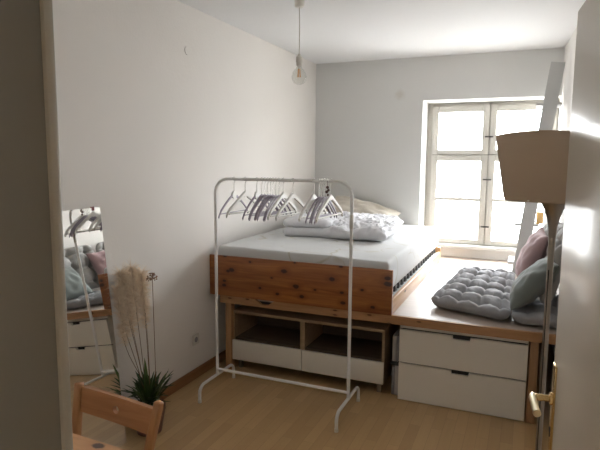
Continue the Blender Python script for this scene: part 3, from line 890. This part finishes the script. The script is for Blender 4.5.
for y, z in ((1.46, .05), (1.37, .135)):
    bm = new_bm(); tube(bm, [V(-1.525, y, z), V(-1.255, y, z)], .009, 10); obj('stretcher', bm, M['chairz'], r)

r = thing('pine_table', 'pine table with a dark knot in its top, in front of the folding chair', 'table', (-1.5, .98, 0))
bm = new_bm(); prism(bm, [(-2.02, .70), (-1.0, .69), (-1.0, 1.247), (-2.02, 1.292)], 2, .715, .74); 
bmesh.ops.bevel(bm, geom=bm.edges[:], offset=.003, segments=2, affect='EDGES'); obj('tabletop', bm, M['table'], r)
for x in (-1.97, -1.10):
    for y in (.72, 1.16):
        bm = new_bm(); box(bm, x, y, 0, x + .05, y + .05, .715, .003); obj('leg', bm, M['chairz'], r)
bm = new_bm()
box(bm, -1.93, .735, .65, -1.10, .755, .715); box(bm, -1.93, 1.175, .65, -1.10, 1.195, .715)
obj('apron', bm, M['chair'], r)

# ------------------------------------------------------------------ floor cushions on the platform
def tufted(x0, y0, x1, y1, th, nu, nv, seed, nx=110, ny=150, amp=1.0):
    """tufted cushion lying flat with its underside at z=0"""
    bm = new_bm(); W_, D_ = x1 - x0, y1 - y0
    tp = []
    for i in range(nu):
        for j in range(nv):
            tp.append((x0 + W_ * (i + .5 + .04 * random.uniform(-1, 1)) / nu, y0 + D_ * (j + .5 + .04 * random.uniform(-1, 1)) / nv))
    def fz(x, y, p, side):
        if side < 0: return 0
        dm = min(math.hypot(x - a, y - b) for a, b in tp)
        dip = math.exp(-(dm / .045) ** 1.1)
        # creases running between tufts
        gx = abs(((x - x0) / W_ * nu) % 1 - .5); gy = abs(((y - y0) / D_ * nv) % 1 - .5)
        cr = math.exp(-(gy / .10) ** 1.3) * .8 + math.exp(-(gx / .10) ** 1.3) * .45
        return p * amp * th * (-.72 * dip - .34 * cr + .10 * fbm(x, y, 9, seed))
    slab(bm, x0, y0, 0, x1, y1, th, min(.085, th * .9), fz, nx, ny, 2.0)
    return bm
random.seed(5)
bm = tufted(-.605, 3.80, -.055, 5.06, .115, 4, 6, 2)
for v in bm.verts: v.co.z += PZ + .001; v.co.x += .10 * (v.co.y - 3.8) / 1.42 * min(1, max(0, (-.055 - v.co.x) / .55)); v.co.y -= .20 * min(1, max(0, (v.co.x + .605) / .55)) * max(0, 1 - (v.co.y - 3.8) / 1.42)
tag(obj('seat_pad', bm, M['grey'], None, 80, origin=(-.32, 4.6, PZ)), 'long dark grey tufted pad lying flat on the platform', 'cushion')
bm = tufted(-.050, 3.60, .33, 4.30, .10, 2, 3, 6, 60, 90)
for v in bm.verts:
    v.co.z += PZ + .001; v.co.x = min(v.co.x, RWX(v.co.y) - .012)
tag(obj('seat_pad', bm, M['grey'], None, 80, origin=(.13, 3.9, PZ)), 'small grey tufted pad at the platform front edge below the sage pillow', 'cushion')
# back pads leaning on the right wall
def lean(bm, y0, y1, xbot, th, tilt):
    # x -> up the wall, z -> thickness away from the wall
    for v in bm.verts:
        u, y, t_ = v.co.x, v.co.y, v.co.z
        v.co = V(xbot - t_ * math.cos(tilt) + u * math.sin(tilt), y, u * math.cos(tilt) + t_ * math.sin(tilt))
    bmesh.ops.reverse_faces(bm, faces=bm.faces[:])
for (ya, yb, nm, lb, mt, zz, xo) in ((3.72, 4.42, 'back_cushion', 'pale grey tufted cushion leaning on the right wall nearest the floor lamp', 'greyl', .705, .15),
                             (4.44, 5.12, 'back_cushion', 'pale grey tufted cushion leaning on the right wall behind the pink pillow', 'greyl', .705, .10)):
    random.seed(int(ya * 10))
    bm = tufted(0, ya, .50, yb, .11, 3, 3, ya, 70, 80)
    lean(bm, ya, yb, 0, .11, math.radians(14))
    for v in bm.verts: v.co.x += RWX(yb) - .13; v.co.z += zz
    for v in bm.verts: v.co.x = min(v.co.x, RWX(v.co.y) - .006)
    tag(obj(nm, bm, M[mt], None, 80, origin=(.13, (ya + yb) / 2, zz)), lb, 'cushion')
# pillows
bm = place(pillow_bm(.44, .44, .16, 3), V(.060, 4.47, .915), (math.radians(22), math.radians(-3), math.radians(94)))
tag(obj('throw_pillow', bm, M['pink'], None, 80, origin=(.02, 4.32, .92)), 'dusty pink square pillow leaning behind the sage one', 'pillow')
bm = place(pillow_bm(.42, .41, .17, 8, pinch=.07), V(.075, 3.85, .850), (math.radians(40), math.radians(0), math.radians(90)))
tag(obj('throw_pillow', bm, M['green'], None, 80, origin=(.02, 3.95, .86)), 'sage green square pillow leaning in front of the pink one', 'pillow')

# ------------------------------------------------------------------ ladder by the window
r = thing('ladder', 'white wooden ladder leaning on the right wall beside the window', 'ladder', (-.02, 5.42, PZ))
lb0, lt0 = V(-.036, 0, PZ), V(.186, 0, 2.50)
for y in (5.26, 5.60):
    obj('stile', beam(new_bm(), V(lb0.x, y, PZ + .012), V(lt0.x - .0, y, 2.50), .112, .026, (1, 0, 0), .003), M['ladder'], r)
for k in range(5):
    z = .71 + .36 * k; t_ = (z - PZ) / (2.50 - PZ); x = lb0.x + (lt0.x - lb0.x) * t_
    bm = new_bm(); box(bm, x - .110, 5.274, z - .011, x + .095, 5.586, z + .011, .003); obj('tread', bm, M['ladder'], r)
z = .71 + .36 + .011; x = .09
bm = new_bm(); box(bm, x, 5.30, z + .0003, x + .06, 5.36, z + .11, .006)
tag(obj('wooden_block', bm, M['amber'], origin=(x + .03, 5.33, z)), 'small amber wooden block standing on a ladder tread', 'block')

# ------------------------------------------------------------------ floor lamp
LC = V(.082, 1.90, 0)
r = thing('floor_lamp', 'tall floor lamp with a beige drum shade and bronze steel pole beside the door', 'lamp', LC)
obj('base', lathe(new_bm(), [(0, 0), (.13, 0), (.135, .004), (.13, .012), (.03, .022), (.014, .035), (0, .035)], LC, 48), M['steel'], r)
obj('pole', lathe(new_bm(), [(.0098, .02), (.0098, 1.40), (.0, 1.40)], LC, 24), M['steel'], r)
obj('flare', lathe(new_bm(), [(0, 1.36), (.0100, 1.36), (.0108, 1.40), (.0135, 1.435), (.0195, 1.468), (.029, 1.496), (.040, 1.516), (.046, 1.524), (.044, 1.527), (0, 1.515)], LC, 40), M['steel'], r)
obj('pole_seam', tube(new_bm(), [LC + V(-.004, -.0100, .03), LC + V(-.004, -.0100, 1.30)], .0018, 8), M['latch'], r)
sh = new_bm()
lathe(sh, [(.150, 1.524), (.156, 1.534), (.187, 1.731), (.1872, 1.735), (.185, 1.735), (.154, 1.534), (.148, 1.524), (.150, 1.524)], LC, 72)
for v in sh.verts:
    a = math.atan2(v.co.y - LC.y, v.co.x - LC.x); v.co.z += .004 * math.sin(3 * a + 1) * (1 if v.co.z > 1.6 else .4)
    k = 1 + .012 * math.sin(5 * a + v.co.z * 9); v.co.x = LC.x + (v.co.x - LC.x) * k; v.co.y = LC.y + (v.co.y - LC.y) * k
obj('lamp_shade', sh, M['shade'], r, 60)
bm = new_bm(); lathe(bm, [(0, 1.50), (.02, 1.50), (.02, 1.56), (0, 1.56)], LC, 20)
for a in (0, 2.09, 4.19): tube(bm, [LC + V(0, 0, 1.55), LC + V(.158 * math.cos(a), .158 * math.sin(a), 1.53)], .002, 6)
obj('shade_holder', bm, M['white'], r)

# ------------------------------------------------------------------ light
w = bpy.data.worlds.new('World'); scene.world = w; w.use_nodes = True
bg = w.node_tree.nodes['Background']; bg.inputs['Color'].default_value = (.97, .985, 1.0, 1); bg.inputs['Strength'].default_value = 9.5
wt = w.node_tree; tcw = wt.nodes.new('ShaderNodeTexCoord'); sxw = wt.nodes.new('ShaderNodeSeparateXYZ'); rw = wt.nodes.new('ShaderNodeValToRGB')
rw.color_ramp.elements[0].position = .42; rw.color_ramp.elements[0].color = (.36, .36, .355, 1); rw.color_ramp.elements[1].position = .60; rw.color_ramp.elements[1].color = (.95, .975, 1, 1)
mpw = wt.nodes.new('ShaderNodeMapRange'); mpw.inputs['From Min'].default_value = -1; wt.links.new(tcw.outputs['Generated'], sxw.inputs[0]); wt.links.new(sxw.outputs[2], mpw.inputs['Value']); wt.links.new(mpw.outputs[0], rw.inputs[0]); wt.links.new(rw.outputs[0], bg.inputs['Color'])
def area(name, loc, rot, sx, sy, power, col, portal=False):
    l = bpy.data.lights.new(name, 'AREA'); l.shape = 'RECTANGLE'; l.size = sx; l.size_y = sy; l.energy = power; l.color = col
    o = bpy.data.objects.new(name, l); C.objects.link(o); o.location = loc; o.rotation_euler = rot
    if portal: l.cycles.is_portal = True
    return o
area('window_portal', (-.40, 6.17, 1.5), (math.radians(-90), 0, 0), 1.35, 1.6, 0, (1, 1, 1), True)
# added soft warm fill light behind the viewer, not a known lamp
pl = bpy.data.lights.new('hallway_fill', 'POINT'); pl.energy = .8; pl.color = (1, .86, .68); pl.shadow_soft_size = .15
po = bpy.data.objects.new('hallway_fill', pl); C.objects.link(po); po.location = (.4, -.9, 2.3)

# ------------------------------------------------------------------ camera
cam = bpy.data.cameras.new('Camera'); co = bpy.data.objects.new('Camera', cam); C.objects.link(co)
cam.sensor_width = 36; cam.sensor_fit = 'HORIZONTAL'; cam.lens = 36 * 536 / 600; cam.clip_start = .02
R_ = ((0.92055921, 0.05407403, -0.38684202), (0.39053657, -0.10914559, 0.91409432), (0.00720666, -0.9925539, -0.12159286))
mw_ = Matrix(((R_[0][0], -R_[0][1], -R_[0][2], 0), (R_[1][0], -R_[1][1], -R_[1][2], 0), (R_[2][0], -R_[2][1], -R_[2][2], H), (0, 0, 0, 1)))
co.matrix_world = mw_
scene.camera = co
vs_ = scene.view_settings
vs_.view_transform = 'Standard'; vs_.look = 'None'; vs_.gamma = 1; vs_.use_curve_mapping = False; vs_.exposure = 1.95
